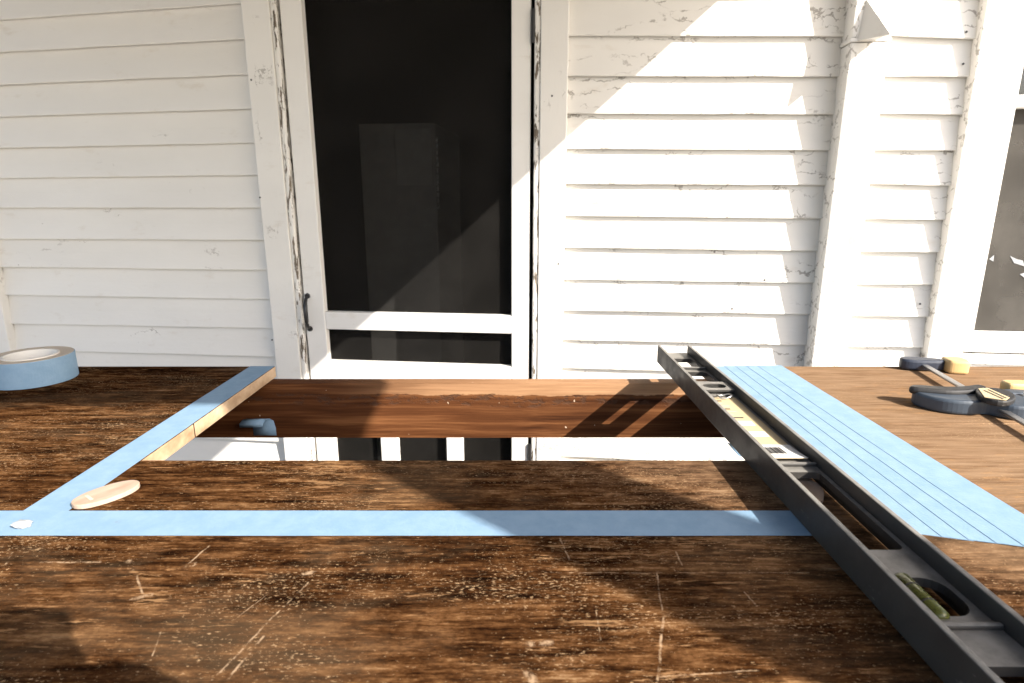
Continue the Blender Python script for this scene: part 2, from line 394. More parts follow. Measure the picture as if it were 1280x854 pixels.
# ------------------------------------------------------------------ the setting
o = MB().add([(-400, -400, 0), (400, -400, 0), (400, 400, 0), (-400, 400, 0)], [(0, 1, 2, 3)]).build('ground', 'lawn'); tag(o, kind='structure')
fl = MB().box(-3.2, 2.6, -0.62, 1.80, 0.02, FZ - 0.03).build('porch_floor', 'floor'); tag(fl, kind='structure')
k = 0; x = -3.2
pl0 = None
while x < 2.55:
    me = pl0
    if me is None:
        ob = MB().box(0, 0.086, -0.66, 1.80, FZ - 0.030, FZ).build('floor_board', 'floor', fl, bevel=0.003, seg=1); pl0 = ob.data
    else:
        ob = bpy.data.objects.new('floor_board', pl0); COL.objects.link(ob); ob.parent = fl
    ob.location.x = x; x += 0.089

# ------------------------------------------------------------------ the house front
house = thing('clapboard_house', (0, WY, FZ), 'old white clapboard house front with screen door, porch post and window', 'house')
house.rotation_euler.z = PSI

def clapboard(u0, u1, z0, z1, h0, h1, mat, seed):
    """one bevel siding board: bottom edge from (u0,z0) to (u1,z1), exposure h0/h1, lapped 20 mm under the next"""
    rnd = random.Random(seed); n = max(4, int((u1 - u0) / 0.035)); v = []; f = []
    jy = rnd.uniform(-0.0016, 0.0016); ph = rnd.uniform(0, 50)
    for i in range(n + 1):
        t = i / n; u = u0 + (u1 - u0) * t; zb = z0 + (z1 - z0) * t; h = h0 + (h1 - h0) * t
        wv = 0.0011 * mnoise.noise((u * 7 + ph, ph, 0)) + 0.0009 * mnoise.noise((u * 31 + ph, 3, ph))
        cup = 0.0022 * mnoise.noise((u * 2.3 + ph, 9, ph)) + jy
        top = zb + h + 0.02
        v += [(u, cup + 0.0008, zb + wv), (u, cup, zb + wv + 0.003), (u, 0.0095 + cup, zb + h * 0.5), (u, 0.0210 + cup * 0.3, top), (u, 0.0236, top), (u, 0.0090 + cup, zb + wv)]
    for i in range(n):
        a = i * 6; b = a + 6
        for j in range(6): f.append((a + j, a + (j + 1) % 6, b + (j + 1) % 6, b + j))
    f += [tuple(range(5, -1, -1)), tuple(range(n * 6, n * 6 + 6))]
    return link('clapboard', v, f, mat, house)

Lb = [((0,24.5),(298,4)),((0,65),(302,49)),((0,106),(306,93)),((0,146),(310,136)),((0,185),(314,178.6)),((0,223),(319,219)),((0,260),(323,260)),((0,298.8),(327,300.5)),((0,334),(331,338)),((5,369),(335,374.7)),((12,405),(339,411)),((98,440),(343,446.6))]
Rb = [((713,44.5),(1058,45)),((711,95),(1051,95.6)),((710,142),(1045,142.8)),((708,186),(1040,188)),((707,230),(1035,231.6)),((706,270),(1030,273.6)),((705,309.6),(1025,314)),((703,349.7),(1020,354)),((703,388),(1015,393.3)),((701,425),(1010,432)),((699,460),(1003,469))]
Fb = [((1115,44.5),(1222,48.5)),((1105,95),(1215,96)),((1099,141.8),(1208,143)),((1093,187.5),(1200,188)),((1090,230.5),(1192,232)),((1081,274),(1184,275)),((1076,314.8),(1176,315.7)),((1071,355.3),(1168,356.3)),((1064,395),(1162,396.5)),((1058,433.6),(1155,434.8))]
def siding(lines, ua, ub, mat, seed, zlow=0.03, ztop=2.62):
    prof = []
    for a, b in lines:
        (p, zp), (q, zq) = W(*a), W(*b)
        s = (zq - zp) / (q - p); prof.append((zp + s * (ua - p), zp + s * (ub - p)))
    prof.sort(key=lambda t: t[0])
    d = 0.1165
    while prof[0][0] > zlow + d: prof.insert(0, (prof[0][0] - d, prof[0][1] - d + (prof[0][0] - prof[0][1]) * 0.25))
    while prof[-1][0] < ztop - d: prof.append((prof[-1][0] + d, prof[-1][1] + d + (prof[-1][0] - prof[-1][1]) * 0.3))
    for i, (za, zb) in enumerate(prof):
        ha, hb = (prof[i + 1][0] - za, prof[i + 1][1] - zb) if i + 1 < len(prof) else (d, d)
        clapboard(ua, ub, za, zb, ha, hb, mat, seed + i)
UL = W(300, 0)[0]; U_door0 = W(388, 470)[0]; U_door1 = W(660.6, 470)[0]
uL1 = -0.918; U_C0 = W(336, 0, 0.02)[0]
UR0 = W(700, 440)[0] + 0.004; UP0 = 1.030; UP1 = W(1099, 141)[0] ; UF1 = W(1160, 440)[0]
siding(Lb, -2.9, W(320, 230)[0] + 0.03, 'clap', 100)
siding(Rb, W(706, 260)[0], UP0 + 0.01, 'clap_flaky', 200)
siding(Fb, UP1 - 0.03, UF1 + 0.02, 'clap_flaky', 300)
siding(Fb, 2.75, 3.4, 'clap_flaky', 400)

# sheathing behind the boards, leaving the door and the window open
D0, D1, DT = U_door0 - 0.012, U_door1 + 0.012, 2.15
WN0, WN1 = W(1232, 320, 0.0)[0] - 0.03, 2.62
WNB = W(1240, 425)[1]; WNT = WNB + 1.55
sh = MB()
sh.box(-3.0, D0 - 0.02, 0.0245, 0.055, 0, 2.75).box(D0 - 0.02, D1 + 0.02, 0.0245, 0.055, DT, 2.75)
sh.box(D1 + 0.02, WN0 - 0.01, 0.0245, 0.055, 0, 2.75).box(WN0 - 0.01, WN1 + 0.01, 0.0245, 0.055, 0, WNB - 0.02)
sh.box(WN0 - 0.01, WN1 + 0.01, 0.0245, 0.055, WNT + 0.02, 2.75).box(WN1 + 0.01, 3.5, 0.0245, 0.055, 0, 2.75)
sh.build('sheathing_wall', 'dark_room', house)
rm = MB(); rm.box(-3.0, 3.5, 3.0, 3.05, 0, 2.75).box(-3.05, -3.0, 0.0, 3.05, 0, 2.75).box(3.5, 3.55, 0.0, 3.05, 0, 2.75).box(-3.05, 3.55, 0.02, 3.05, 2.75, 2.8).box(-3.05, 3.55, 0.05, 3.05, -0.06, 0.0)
rm.build('room_wall', 'dark_room', house)

def wbox(name, u0, u1, z0, z1, y0, y1, mat, parent=house, bevel=0.003, jit=0.0):
    return MB().box(u0, u1, y0, y1, z0, z1).build(name, mat, parent, bevel=bevel)
# door casings with a flaking inner edge
uA, uB = W(312, 120, 0.024)[0], W(342.5, 0, 0.024)[0]
uC, uD = W(666.5, 230, 0.024)[0], W(707, 230, 0.024)[0]
chipw = 0.020
wbox('door_casing', uA, uB - chipw, 0.0, 2.28, -0.024, 0.030, 'trim')
wbox('casing_edge', uB - chipw, uB, 0.0, 2.20, -0.020, 0.06, 'chip', bevel=0.006)
wbox('door_casing', uC + chipw, uD, 0.0, 2.28, -0.024, 0.030, 'trim')
wbox('casing_edge', uC, uC + chipw, 0.0, 2.20, -0.020, 0.06, 'chip', bevel=0.006)
wbox('head_casing', uA - 0.03, uD + 0.03, DT + 0.05, DT + 0.18, -0.028, 0.030, 'trim')
# the screen door
door = wbox('screen_door', W(388, 470, 0.0)[0], 0, 0, 0, 0, 0, 'door') if False else None
dr = bpy.data.objects.new('screen_door', None); COL.objects.link(dr); dr.parent = house
dr['label'] = 'white framed screen door with dark insect mesh'
DP = 0.008                                             # door face plane, proud of the boards
ds0, ds1 = W(388, 470, DP)[0], W(410, 450, DP)[0]
ds2, ds3 = W(639.3, 250, DP)[0], W(660.6, 470, DP)[0]
zr1t, zr1b = W(520, 392.5, DP)[1], W(520, 414.5, DP)[1]
zr2t, zr2b = W(520, 455, DP)[1], W(520, 492, DP)[1]
yF, yB = -DP, 0.024
wbox('stile', ds0, ds1, 0.02, DT - 0.01, yF, yB, 'door', dr, 0.003)
wbox('stile', ds2, ds3, 0.02, DT - 0.01, yF, yB, 'door', dr, 0.003)
for nm, a, b in (('rail', zr1b, zr1t), ('rail', zr2b, zr2t), ('rail', DT - 0.11, DT - 0.01), ('rail', 0.02, 0.16)):
    wbox(nm, ds1 + 0.0004, ds2 - 0.0004, a, b, yF + 0.0008, yB, 'door', dr, 0.003)
for pa, pb in ((476, 497), (558, 578)):
    a, b = W(pa, 560, DP)[0], W(pb, 560, DP)[0]
    wbox('muntin', a, b, 0.1602, zr2b - 0.0002, yF + 0.002, yB, 'door', dr, 0.003)
for a, b in ((zr1t, DT - 0.11), (zr2t, zr1b), (0.16, zr2b)):
    MB().box(ds1 - 0.006, ds2 + 0.006, 0.0262, 0.0270, a - 0.006, b + 0.006).build('insect_screen', 'mesh', dr)
hu, hz0, hz1 = W(388.5, 390, DP)[0], W(388, 370, DP)[1], W(390, 411, DP)[1]
hp = []
for i in range(13):
    t = i / 12; hp.append((hu - 0.008 + 0.004 * math.sin(t * math.pi), yF - 0.004 - 0.030 * math.sin(t * math.pi) ** 0.6, hz0 + (hz1 - hz0) * t))
hb = MB().tube(hp, [0.0052 + 0.003 * math.sin(math.pi * i / 12) for i in range(13)], 10)
hn = hb.build('handle', 'iron', dr, smooth=True)
for zz in (hz0, hz1):
    MB().tube([(hu - 0.008, yF - 0.007, zz), (hu - 0.008, yF + 0.001, zz)], [0.0085, 0.011], 14).build('handle_boss', 'iron', hn, smooth=False)
hz = W(668, 32, 0.02)[1]
MB().tube([(uC - 0.004, -0.014, hz - 0.05), (uC - 0.004, -0.014, hz + 0.05)], 0.007, 12).build('hinge', 'iron', dr)
for zz in (0.25, 1.95):
    MB().tube([(uC - 0.004, -0.014, zz - 0.05), (uC - 0.004, -0.014, zz + 0.05)], 0.007, 12).build('hinge', 'iron', dr)
# jambs and sill of the opening
wbox('jamb', D0 - 0.022, D0 - 0.002, 0, DT + 0.02, 0.030, 0.14, 'trim')
wbox('jamb', D1 + 0.002, D1 + 0.022, 0, DT + 0.02, 0.030, 0.14, 'trim')
wbox('jamb', D0 - 0.0015, D1 + 0.0015, DT, DT + 0.02, 0.030, 0.14, 'trim')

# nail heads
nd = MB().tube([(0, -0.0006, 0), (0, 0.002, 0)], 0.0032, 10).build('nail_head', 'iron', house)
spots = [(W(314, 100, 0.0245), -0.0245), (W(325, 247, 0.0245), -0.0245), (W(340, 425, 0.0245), -0.0245), (W(698, 330, 0.0245), -0.0245), (W(690, 120, 0.0245), -0.0245)]
spots += [(W(956, 350, 0.0), -0.0012), (W(915, 386, 0.0), -0.0010), (W(893, 315, 0.0), -0.0010), (W(1208, 40, 0.0), -0.0008), (W(1150, 380, 0.0), -0.0008), (W(1204, 80, 0), -0.0008)]
for i, ((u, z), y) in enumerate(spots):
    o = nd if i == 0 else nd.copy()
    if i: COL.objects.link(o); o.parent = house
    o.location = (u, y, z)
# half post against the wall
pd = 0.062
pu1 = W(1076, 315, pd)[0]
zJ = W(1085, 52, pd)[1]
wbox('half_post', UP0, pu1, 0.0, zJ - 0.002, -pd, 0.016, 'trim_flaky', bevel=0.004)
wbox('post_cap', UP0 - 0.004, pu1 + 0.004, zJ, zJ + 0.012, -pd - 0.001, 0.016, 'trim_flaky', bevel=0.003)
wbox('upper_post', UP0, pu1 + 0.003, zJ + 0.0125, 2.35, -pd, 0.016, 'trim_flaky', bevel=0.003)
# post corner block, shaped to turn one face into shade as a triangle
a0, z_a = W(1077, 46, pd + 0.03); a1, z_b = W(1112, 42, pd + 0.03); z_c = W(1085, 0, pd + 0.03)[1]
n1, zn = W(1113, 43, pd + 0.085)
link('corner_block', [(a0, -pd - 0.0005, z_a - 0.004), (n1, -pd - 0.0005, z_a - 0.004), (a0 + 0.012, -pd - 0.0005, z_c + 0.01), (n1, -pd - 0.085, zn)], [(0, 3, 2), (0, 1, 3), (1, 2, 3), (0, 2, 1)], 'trim', house)

# left window casing end
uT = W(14, 443, 0.022)[0]; zT = W(7, 442, 0.022)[1]
wbox('window_casing', uT - 0.11, uT, zT, 2.3, -0.022, 0.014, 'trim', bevel=0.003)

# window at the right
win = bpy.data.objects.new('window', None); COL.objects.link(win); win.parent = house
win['label'] = 'white framed window with grey insect screen'
c0 = W(1197, 220, 0.026)[0]; c1 = W(1204, 440, 0.026)[0]
wbox('casing', c0, c1, W(1180, 455)[1] - 0.1, WNT + 0.16, -0.026, 0.016, 'trim_flaky', win)
s0 = W(1205, 440, 0.012)[0]; s1 = W(1217, 417, 0.012)[0]
zg = W(1240, 417, 0.012)[1]; zs = W(1240, 432, 0.012)[1]; zb = W(1240, 441, 0.012)[1]
zm0, zm1 = W(1270, 134, 0.012)[1], W(1275, 118, 0.012)[1]
wbox('frame', s0, s1, zb, WNT, -0.012, 0.035, 'door', win)
wbox('frame', WN1 - 0.06, WN1, zb, WNT, -0.012, 0.035, 'door', win)
wbox('frame', s1 + 0.0005, WN1 - 0.0605, zb, zs, -0.012, 0.035, 'door', win)
wbox('frame', s1 + 0.0005, WN1 - 0.0605, WNT - 0.05, WNT, -0.012, 0.035, 'door', win)
wbox('bottom_rail', s1 + 0.0005, WN1 - 0.0605, zs + 0.0005, zg, 0.004, 0.035, 'door', win)
wbox('meeting_rail', s1 + 0.0005, WN1 - 0.0605, zm0, zm1, -0.004, 0.035, 'door', win)
wbox('sill', c0 - 0.0, WN1 + 0.12, zb - 0.04, zb - 0.006, -0.02, 0.016, 'trim_flaky', win)
wbox('apron', c0 + 0.0, WN1 + 0.10, zb - 0.15, zb - 0.0405, -0.010, 0.016, 'trim', win)
wbox('casing', WN1 + 0.012, WN1 + 0.13, zb - 0.0055, WNT + 0.16, -0.026, 0.016, 'trim_flaky', win)
MB().box(s1 - 0.004, WN1 - 0.056, 0.0365, 0.0375, zs, zm0 + 0.004).build('insect_screen', 'wmesh', win)
MB().box(s1 - 0.004, WN1 - 0.056, 0.050, 0.053, zs, WNT - 0.03).build('pane', 'glass', win)
# scraps of torn paper caught in the screen
for (pp, nm) in (([(1237, 324), (1243, 319), (1242, 327)], 'scrap'), ([(1263, 320), (1268, 329), (1281, 333), (1279, 326), (1271, 324)], 'scrap'), ([(1275, 343), (1282, 348), (1282, 341)], 'scrap')):
    q = [W(a, b, -0.034) for a, b in pp]; n_ = len(q)
    v = [(u, 0.0352, z) for u, z in q] + [(u, 0.0362, z) for u, z in q]
    f = [tuple(range(n_)), tuple(range(2 * n_ - 1, n_ - 1, -1))] + [(i, (i + 1) % n_, n_ + (i + 1) % n_, n_ + i) for i in range(n_)]
    link(nm, v, f, 'scrap', win)

# pale cupboard in the room
CY = 0.38
def Wc(px, py): return W(px, py, -CY)
ca, cb = Wc(456, 300)[0], Wc(548, 300)[0]; ct = Wc(500, 154)[1]
cup = thing('cupboard', (0, 0, 0), 'pale tall cupboard in the dark room behind the screen door', 'cupboard')
cup.location = house.location; cup.rotation_euler = house.rotation_euler
MB().box(ca, cb, CY, CY + 0.5, 0.004, ct).build('carcass', 'cupboard', cup, bevel=0.006)
p0, p1 = Wc(495, 200)[0], Wc(541, 200)[0]; q0, q1 = Wc(500, 232)[1], Wc(500, 161)[1]
MB().box(p0, p1, CY - 0.006, CY - 0.0005, q0, q1).build('panel', 'cupboard2', cup, bevel=0.002)
for k in range(12):  # added steel bits standing in for a vertical row of glints
    zc = Wc(545, 172)[1] - k * 0.024
    MB().box(cb + 0.001, cb + 0.009, CY - 0.004, CY + 0.006, zc - 0.02, zc).build('glint_strip', 'steel', cup, bevel=0.002)

# ------------------------------------------------------------------ the porch roof and its posts (they shade the wall)
porch = thing('porch_roof', (0, 0, FZ), 'white porch roof on square posts over the clapboard wall', 'porch')
rz = CZ - FZ
def pb(name, x0, x1, y0, y1, z0, z1, mat='trim', bevel=0.004):
    return MB().box(x0, x1, y0, y1, z0 + rz, z1 + rz).build(name, mat, porch, bevel=bevel)
RX, RZ, RY = 1.154, 1.050, -0.600
pb('post', 1.048, 1.152, -0.521, -0.417, -rz, RZ - 0.001)
pb('post', -2.95, -2.85, -0.521, -0.417, -rz, RZ - 0.001)
pb('side_beam', RX - 0.10, RX, RY + 0.101, 1.90, RZ, RZ + 0.16)
pb('front_beam', -3.1, RX, RY, RY + 0.10, RZ, RZ + 0.16)
pb('ceiling', -3.1, RX - 0.101, RY + 0.101, 1.95, RZ + 0.08, RZ + 0.10, 'ceil')
rv = [(-3.2, RY + 0.02, RZ + 0.17), (RX - 0.01, RY + 0.02, RZ + 0.17), (RX - 0.01, 2.0, RZ + 0.6), (-3.2, 2.0, RZ + 0.6)]
rv = [(x, y, z + rz) for x, y, z in rv]; rv += [(x, y, z + 0.03) for x, y, z in rv]
link('roof_deck', rv, BF, 'roof', porch)
# knee brace from post to side beam
kb = []
for i in range(9):
    t = i / 8; a = t * math.pi / 2
    kb.append((-0.417 + 0.44 * (1 - math.cos(a)), RZ - 0.44 + 0.44 * math.sin(a)))
v = []; f = []
for i, (y, z) in enumerate(kb):
    a = (i / 8) * math.pi / 2; nx, nz = -math.cos(a), math.sin(a); nx = math.cos(a); 
    y2, z2 = y - 0.07 * math.cos(a) * 1.0, z + 0.07 * math.sin(a) * 1.0
    for yy, zz in ((y + 0.0, z), (y2, min(z2, RZ + 0.02))):
        v += [(1.07, yy, zz + rz), (1.13, yy, zz + rz)]
for i in range(8):
    a = i * 4; b = a + 4
    f += [(a, a + 1, b + 1, b), (a + 2, b + 2, b + 3, a + 3), (a, b, b + 2, a + 2), (a + 1, a + 3, b + 3, b + 1)]
f += [(0, 2, 3, 1), (32, 33, 35, 34)]
link('knee_brace', v, f, 'trim', porch)

# ------------------------------------------------------------------ the table with its cut-out
HX0, HX1, HY0, YB_ = -0.358, 0.293, 0.527, 0.857
TX0, TX1, TY0 = -1.02, 1.04, 0.14
TH = 0.0165
table = thing('work_table', (0, 0, 0), 'dark worn wooden table with a rectangular cut-out in its top', 'table')
def plank(poly, cutx=(), cuty=()):
    n_ = len(poly); mb = MB().prism(poly, TZ - TH, TZ)
    mi = [0, 0]
    for i in range(n_):
        (xa, ya), (xb, yb) = poly[i], poly[(i + 1) % n_]
        cut = (abs(xa - xb) < 1e-6 and any(abs(xa - c) < 1e-6 for c in cutx)) or (abs(ya - yb) < 1e-6 and any(abs(ya - c) < 1e-6 for c in cuty))
        mi.append(1 if cut else 0)
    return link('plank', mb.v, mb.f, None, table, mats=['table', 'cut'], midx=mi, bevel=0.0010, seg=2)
SY = 0.622; SY2 = 0.3535; gp = 0.0007
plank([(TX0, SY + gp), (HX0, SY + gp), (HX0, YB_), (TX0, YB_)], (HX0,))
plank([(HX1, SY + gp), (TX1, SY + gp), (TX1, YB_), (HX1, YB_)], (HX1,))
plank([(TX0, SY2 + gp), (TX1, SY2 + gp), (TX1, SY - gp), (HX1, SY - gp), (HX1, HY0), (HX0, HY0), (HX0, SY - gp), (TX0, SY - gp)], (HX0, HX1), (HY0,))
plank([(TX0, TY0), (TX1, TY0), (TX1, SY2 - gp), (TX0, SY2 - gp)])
az1 = TZ - TH - 0.0005; az0 = CZ - 0.3475
# back apron with a broken upper edge
n_ = 90; v = []; f = []
for i in range(n_ + 1):
    x = TX0 + 0.05 + (TX1 - TX0 - 0.1) * i / n_
    dz = 0.0
    if HX0 < x < HX1: dz = -0.0012 * abs(mnoise.noise((x * 40, 0, 0))) - 0.0015 * max(0, mnoise.noise((x * 9, 4, 0)))
    yj = 0.0008 * mnoise.noise((x * 12, 7, 0))
    v += [(x, 0.826 + yj, az0), (x, 0.826 + yj, az1 + dz), (x, 0.848, az1 + dz * 0.4), (x, 0.848, az0)]
for i in range(n_):
    a = i * 4; b = a + 4
    for j in range(4): f.append((a + j, a + (j + 1) % 4, b + (j + 1) % 4, b + j))
f += [(3, 2, 1, 0), tuple(n_ * 4 + j for j in range(4))]
link('back_apron', v, f, 'apron', table)
MB().box(TX0 + 0.05, TX1 - 0.05, 0.165, 0.187, FZ + 0.10, az1).build('front_light_block', 'leg', table, bevel=0.001)  # front and side panels added unseen, blocking light from the back apron
MB().box(TX0 + 0.04, TX0 + 0.0495, 0.165, 0.848, FZ + 0.10, az1).build('side_light_block', 'leg', table)
MB().box(TX1 - 0.0495, TX1 - 0.04, 0.165, 0.848, FZ + 0.10, az1).build('side_light_block', 'leg', table)
for lx in (TX0 + 0.052, TX1 - 0.112):
    for ly in (0.19, 0.762):
        MB().box(lx, lx + 0.06, ly, ly + 0.06, FZ, az1 - 0.0005).build('leg', 'leg', table, bevel=0.004)

# ------------------------------------------------------------------ masking tape
def strip(x0, x1, y0, y1, z, label, group=None, along='y', skew=0.0, th=0.00028, seed=0, end=0.0):
    n = 40; v = []; f = []; rnd = random.Random(seed); ph = rnd.uniform(0, 90)
    for i in range(n + 1):
        t = i / n
        for s in (0, 1):
            e = 0.0004 * mnoise.noise((t * 14 + ph, s * 5 + ph, 0))
            ez = 0.00012 * mnoise.noise((t * 9 + ph, s * 9, ph))
            if along == 'y': p = (x0 + (x1 - x0) * s + e, y0 + (y1 - y0) * t + (end * (0.5 - s) + 0.0008 * (rnd.random() - .5) if i == 0 else 0))
            else: p = (x0 + (x1 - x0) * t + (0.003 * (rnd.random() - .5) if i in (0, n) else 0), y0 + (y1 - y0) * s + e + skew * t)
            v += [(p[0], p[1], z + max(0, ez)), (p[0], p[1], z + th + max(0, ez))]
    for i in range(n):
        a = i * 4; b = a + 4
        f += [(a, b, b + 2, a + 2), (a + 1, a + 3, b + 3, b + 1), (a, a + 1, b + 1, b), (a + 2, b + 2, b + 3, a + 3)]
    f += [(0, 2, 3, 1), (n * 4, n * 4 + 1, n * 4 + 3, n * 4 + 2)]
    return tag(link('tape_strip', v, f, 'tape', smooth=False), label, 'tape', group)
TT = TZ + 0.0002
strip(-0.3955, -0.3592, 0.397, 0.8565, TT, 'blue tape strip along the cut-out edge on the side of the tape roll', seed=1)
strip(TX0 + 0.02, 0.237, 0.394, 0.430, TT + 0.0005, 'long blue tape strip running along the front of the cut-out to the level', along='x', seed=2)
names = ['first', 'second', 'third', 'fourth', 'fifth']
for i in range(5):
    xa = 0.304 + 0.0166 * i
    strip(xa, xa + 0.0365, 0.3975 - 0.28 * (xa + 0.018 - 0.304), 0.8565, TT + 0.00032 * i, names[i] + ' overlapping blue tape strip counted from the level towards the clamp', 'overlapping tape strips beside the level', seed=10 + i, end=0.0102, th=0.0003)
# loose tape ends hanging inside the cut-out
def tab_(pts, w, label, axis=Vector((1, 0, 0))):
    v = []; f = []; th = 0.0003
    for p in pts:
        p = Vector(p); v += [p - axis * w / 2, p + axis * w / 2]
    n = len(pts)
    for i in range(n - 1): f.append((2 * i, 2 * i + 1, 2 * i + 3, 2 * i + 2))
    o = link('tape_tab', v, f, 'tape', smooth=True); m = o.modifiers.new('solid', 'SOLIDIFY'); m.thickness = th
    return tag(o, label, 'tape')
r = ray(323, 530); t = 0.815 / r.y; tx, tz = r.x * t, CZ + r.z * t
tab_([(tx + 0.004, 0.8245, tz - 0.022), (tx + 0.004, 0.8245, tz - 0.010), (tx + 0.002, 0.8235, tz + 0.002), (tx - 0.002, 0.820, tz + 0.0065), (tx - 0.004, 0.812, tz + 0.008), (tx - 0.006, 0.805, tz + 0.004), (tx - 0.007, 0.806, tz - 0.002)], 0.034, 'curled blue tape end stuck inside the cut-out on the dark apron')
r = ray(905, 548); t = 0.60 / r.y; tx, tz = r.x * t, CZ + r.z * t
tab_([(HX1 + 0.002, 0.62, TZ - TH - 0.0008), (HX1 - 0.006, 0.62, TZ - TH - 0.001), (HX1 - 0.016, 0.62, TZ - TH - 0.005), (HX1 - 0.026, 0.62, TZ - TH - 0.012), (HX1 - 0.036, 0.62, TZ - TH - 0.015), (HX1 - 0.043, 0.62, TZ - TH - 0.013)], 0.036, 'curled blue tape end hanging below the level at the cut-out', Vector((0, 1, 0)))

# roll of tape
rc = (-0.667, 0.788, TZ + 0.0004); ro = thing('tape_roll', rc, 'roll of blue masking tape lying flat on the table', 'tape roll')
h = 0.036
RO, RI = 0.0500, 0.0330
MB().lathe([(RI, 0.0005), (RO - 0.0006, 0.0003), (RO, 0.001), (RO, h - 0.001), (RO - 0.0006, h - 0.0002), (RI, h - 0.0006)], (0, 0, 0), 96).build('tape_winding', 'tape', ro)
MB().lathe([(RI - 0.0001, h - 0.0006), (RO - 0.004, h + 0.00005), (RO - 0.001, h + 0.0001), (RO - 0.001, h - 0.0004), (RI - 0.0001, h - 0.0012)], (0, 0, 0), 96).build('tape_side', 'kraft', ro)
MB().lathe([(RI - 0.0034, 0.0), (RI - 0.0002, 0.0), (RI - 0.0002, h + 0.0006), (RI - 0.0034, h + 0.0006)], (0, 0, 0), 64).build('core', 'core_in', ro)

# ------------------------------------------------------------------ wooden biscuits
def biscuit(loc, rz, label, rx=0, ry=0, grp=None):
    L_, Wd, th = 0.0500, 0.0285, 0.0040; poly = []
    for i in range(32):
        a = 2 * math.pi * i / 32
        poly.append((L_ / 2 * math.copysign(abs(math.cos(a)) ** 0.93, math.cos(a)), Wd / 2 * math.copysign(abs(math.sin(a)) ** 0.93, math.sin(a))))
    o = MB().prism(poly, 0, th).build('biscuit', 'biscuit', bevel=0.0005, seg=2)
    o.location = loc; o.rotation_euler = (rx, ry, rz); return tag(o, label, 'wood biscuit', grp)
bp = (T(92, 630) + T(173, 608)) / 2
bi = biscuit((bp.x + 0.003, bp.y - 0.0040, TZ + 0.0009), R(54), 'oval pale wooden joining biscuit lying against the blue tape')
MB().box(-0.014, -0.0115, -0.006, 0.006, 0.00425, 0.0044).build('printed_mark', 'kraft', bi)
# crumpled tape scrap on the tape crossing
pc = T(26, 662); bm = bmesh.new(); bmesh.ops.create_icosphere(bm, subdivisions=3, radius=0.0055)
for vv in bm.verts:
    nn = mnoise.noise(vv.co * 220) * 0.5 + mnoise.noise(vv.co * 500) * 0.3
    vv.co *= 1 + 0.95 * nn; vv.co.z = vv.co.z * 0.45 + 0.0020; vv.co.x *= 1.15; vv.co.y *= 0.8
me = bpy.data.meshes.new('tape_scrap'); bm.to_mesh(me); bm.free(); me.materials.append(M['scrap'])
o = bpy.data.objects.new('tape_scrap', me); COL.objects.link(o); o.location = (pc.x, pc.y + 0.002, TT + 0.001); tag(o, 'small crumpled white scrap where the two blue tape strips cross', 'scrap')

# ------------------------------------------------------------------ the spirit level
LX0, LX1, LY0, LY1 = 0.2235, 0.2735, -0.335, 0.876
lv = thing('spirit_level', (0, 0, TZ + 0.0016), 'long dark grey spirit level lying across the blue tape and cut-out', 'spirit level')
LH = 0.0265; wz0, wz1 = 0.0085, 0.0145; ft = 0.0045
MB().box(LX0, LX0 + ft, LY0, LY1, 0, LH).build('flange', 'level', lv, bevel=0.0009)
MB().box(LX1 - ft, LX1, LY0, LY1, 0, LH).build('flange', 'level', lv, bevel=0.0009)
ix0, ix1 = LX0 + ft + 0.0002, LX1 - ft - 0.0002
wm = MB()
slots = [(0.800, 0.842, 0.006), (0.730, 0.772, 0.006), (0.352, 0.468, 0.005), (0.287, 0.322, 0.012), (0.135, 0.250, 0.005), (-0.08, -0.045, 0.012), (-0.15, -0.108, 0.006), (-0.26, -0.18, 0.006)]
cuts = [0.8755]
for i, (a, b, r) in enumerate(slots):
    nxt = slots[i + 1][1] if i + 1 < len(slots) else LY0
    lo = (a + nxt) / 2 if i + 1 < len(slots) else LY0 + 0.0005
    wm.holeplate(ix0, ix1, lo + 0.00001, cuts[-1], ix0 + 0.004, ix1 - 0.004, a, b, r, wz0, wz1); cuts.append(lo)
wm.build('web', 'level', lv)
for yy in (0.785, 0.480, 0.277, -0.04):
    MB().box(ix0, ix1, yy - 0.002, yy + 0.002, wz1 + 0.0002, wz1 + 0.0035).build('rib', 'level', lv, bevel=0.0012)
def vial(cx, cy, ax, ln):
    d = Vector(ax) * ln / 2; c = Vector((cx, cy, 0.0125))
    o = MB().tube([c - d, c - d * 0.85, c + d * 0.85, c + d], [0.004, 0.0058, 0.0058, 0.004], 18).build('vial', 'vial', lv, smooth=True)
    for s in (-0.18, 0.18):
        p = c + Vector(ax) * ln * s; q = Vector(ax) * 0.0006
        MB().tube([p - q, p + q], 0.0060, 18).build('vial_line', 'ink', o)
vial(LX0 + 0.019, 0.3045, (0, 1, 0), 0.040)
vial((LX0 + LX1) / 2, 0.690, (1, 0, 0), 0.030)
MB().holeplate(ix0, ix1, 0.674, 0.7065, ix0 + 0.007, ix1 - 0.007, 0.6815, 0.6985, 0.008, wz1 + 0.0036, wz1 + 0.0070).build('vial_housing', 'level', lv, bevel=0.0006, seg=1)
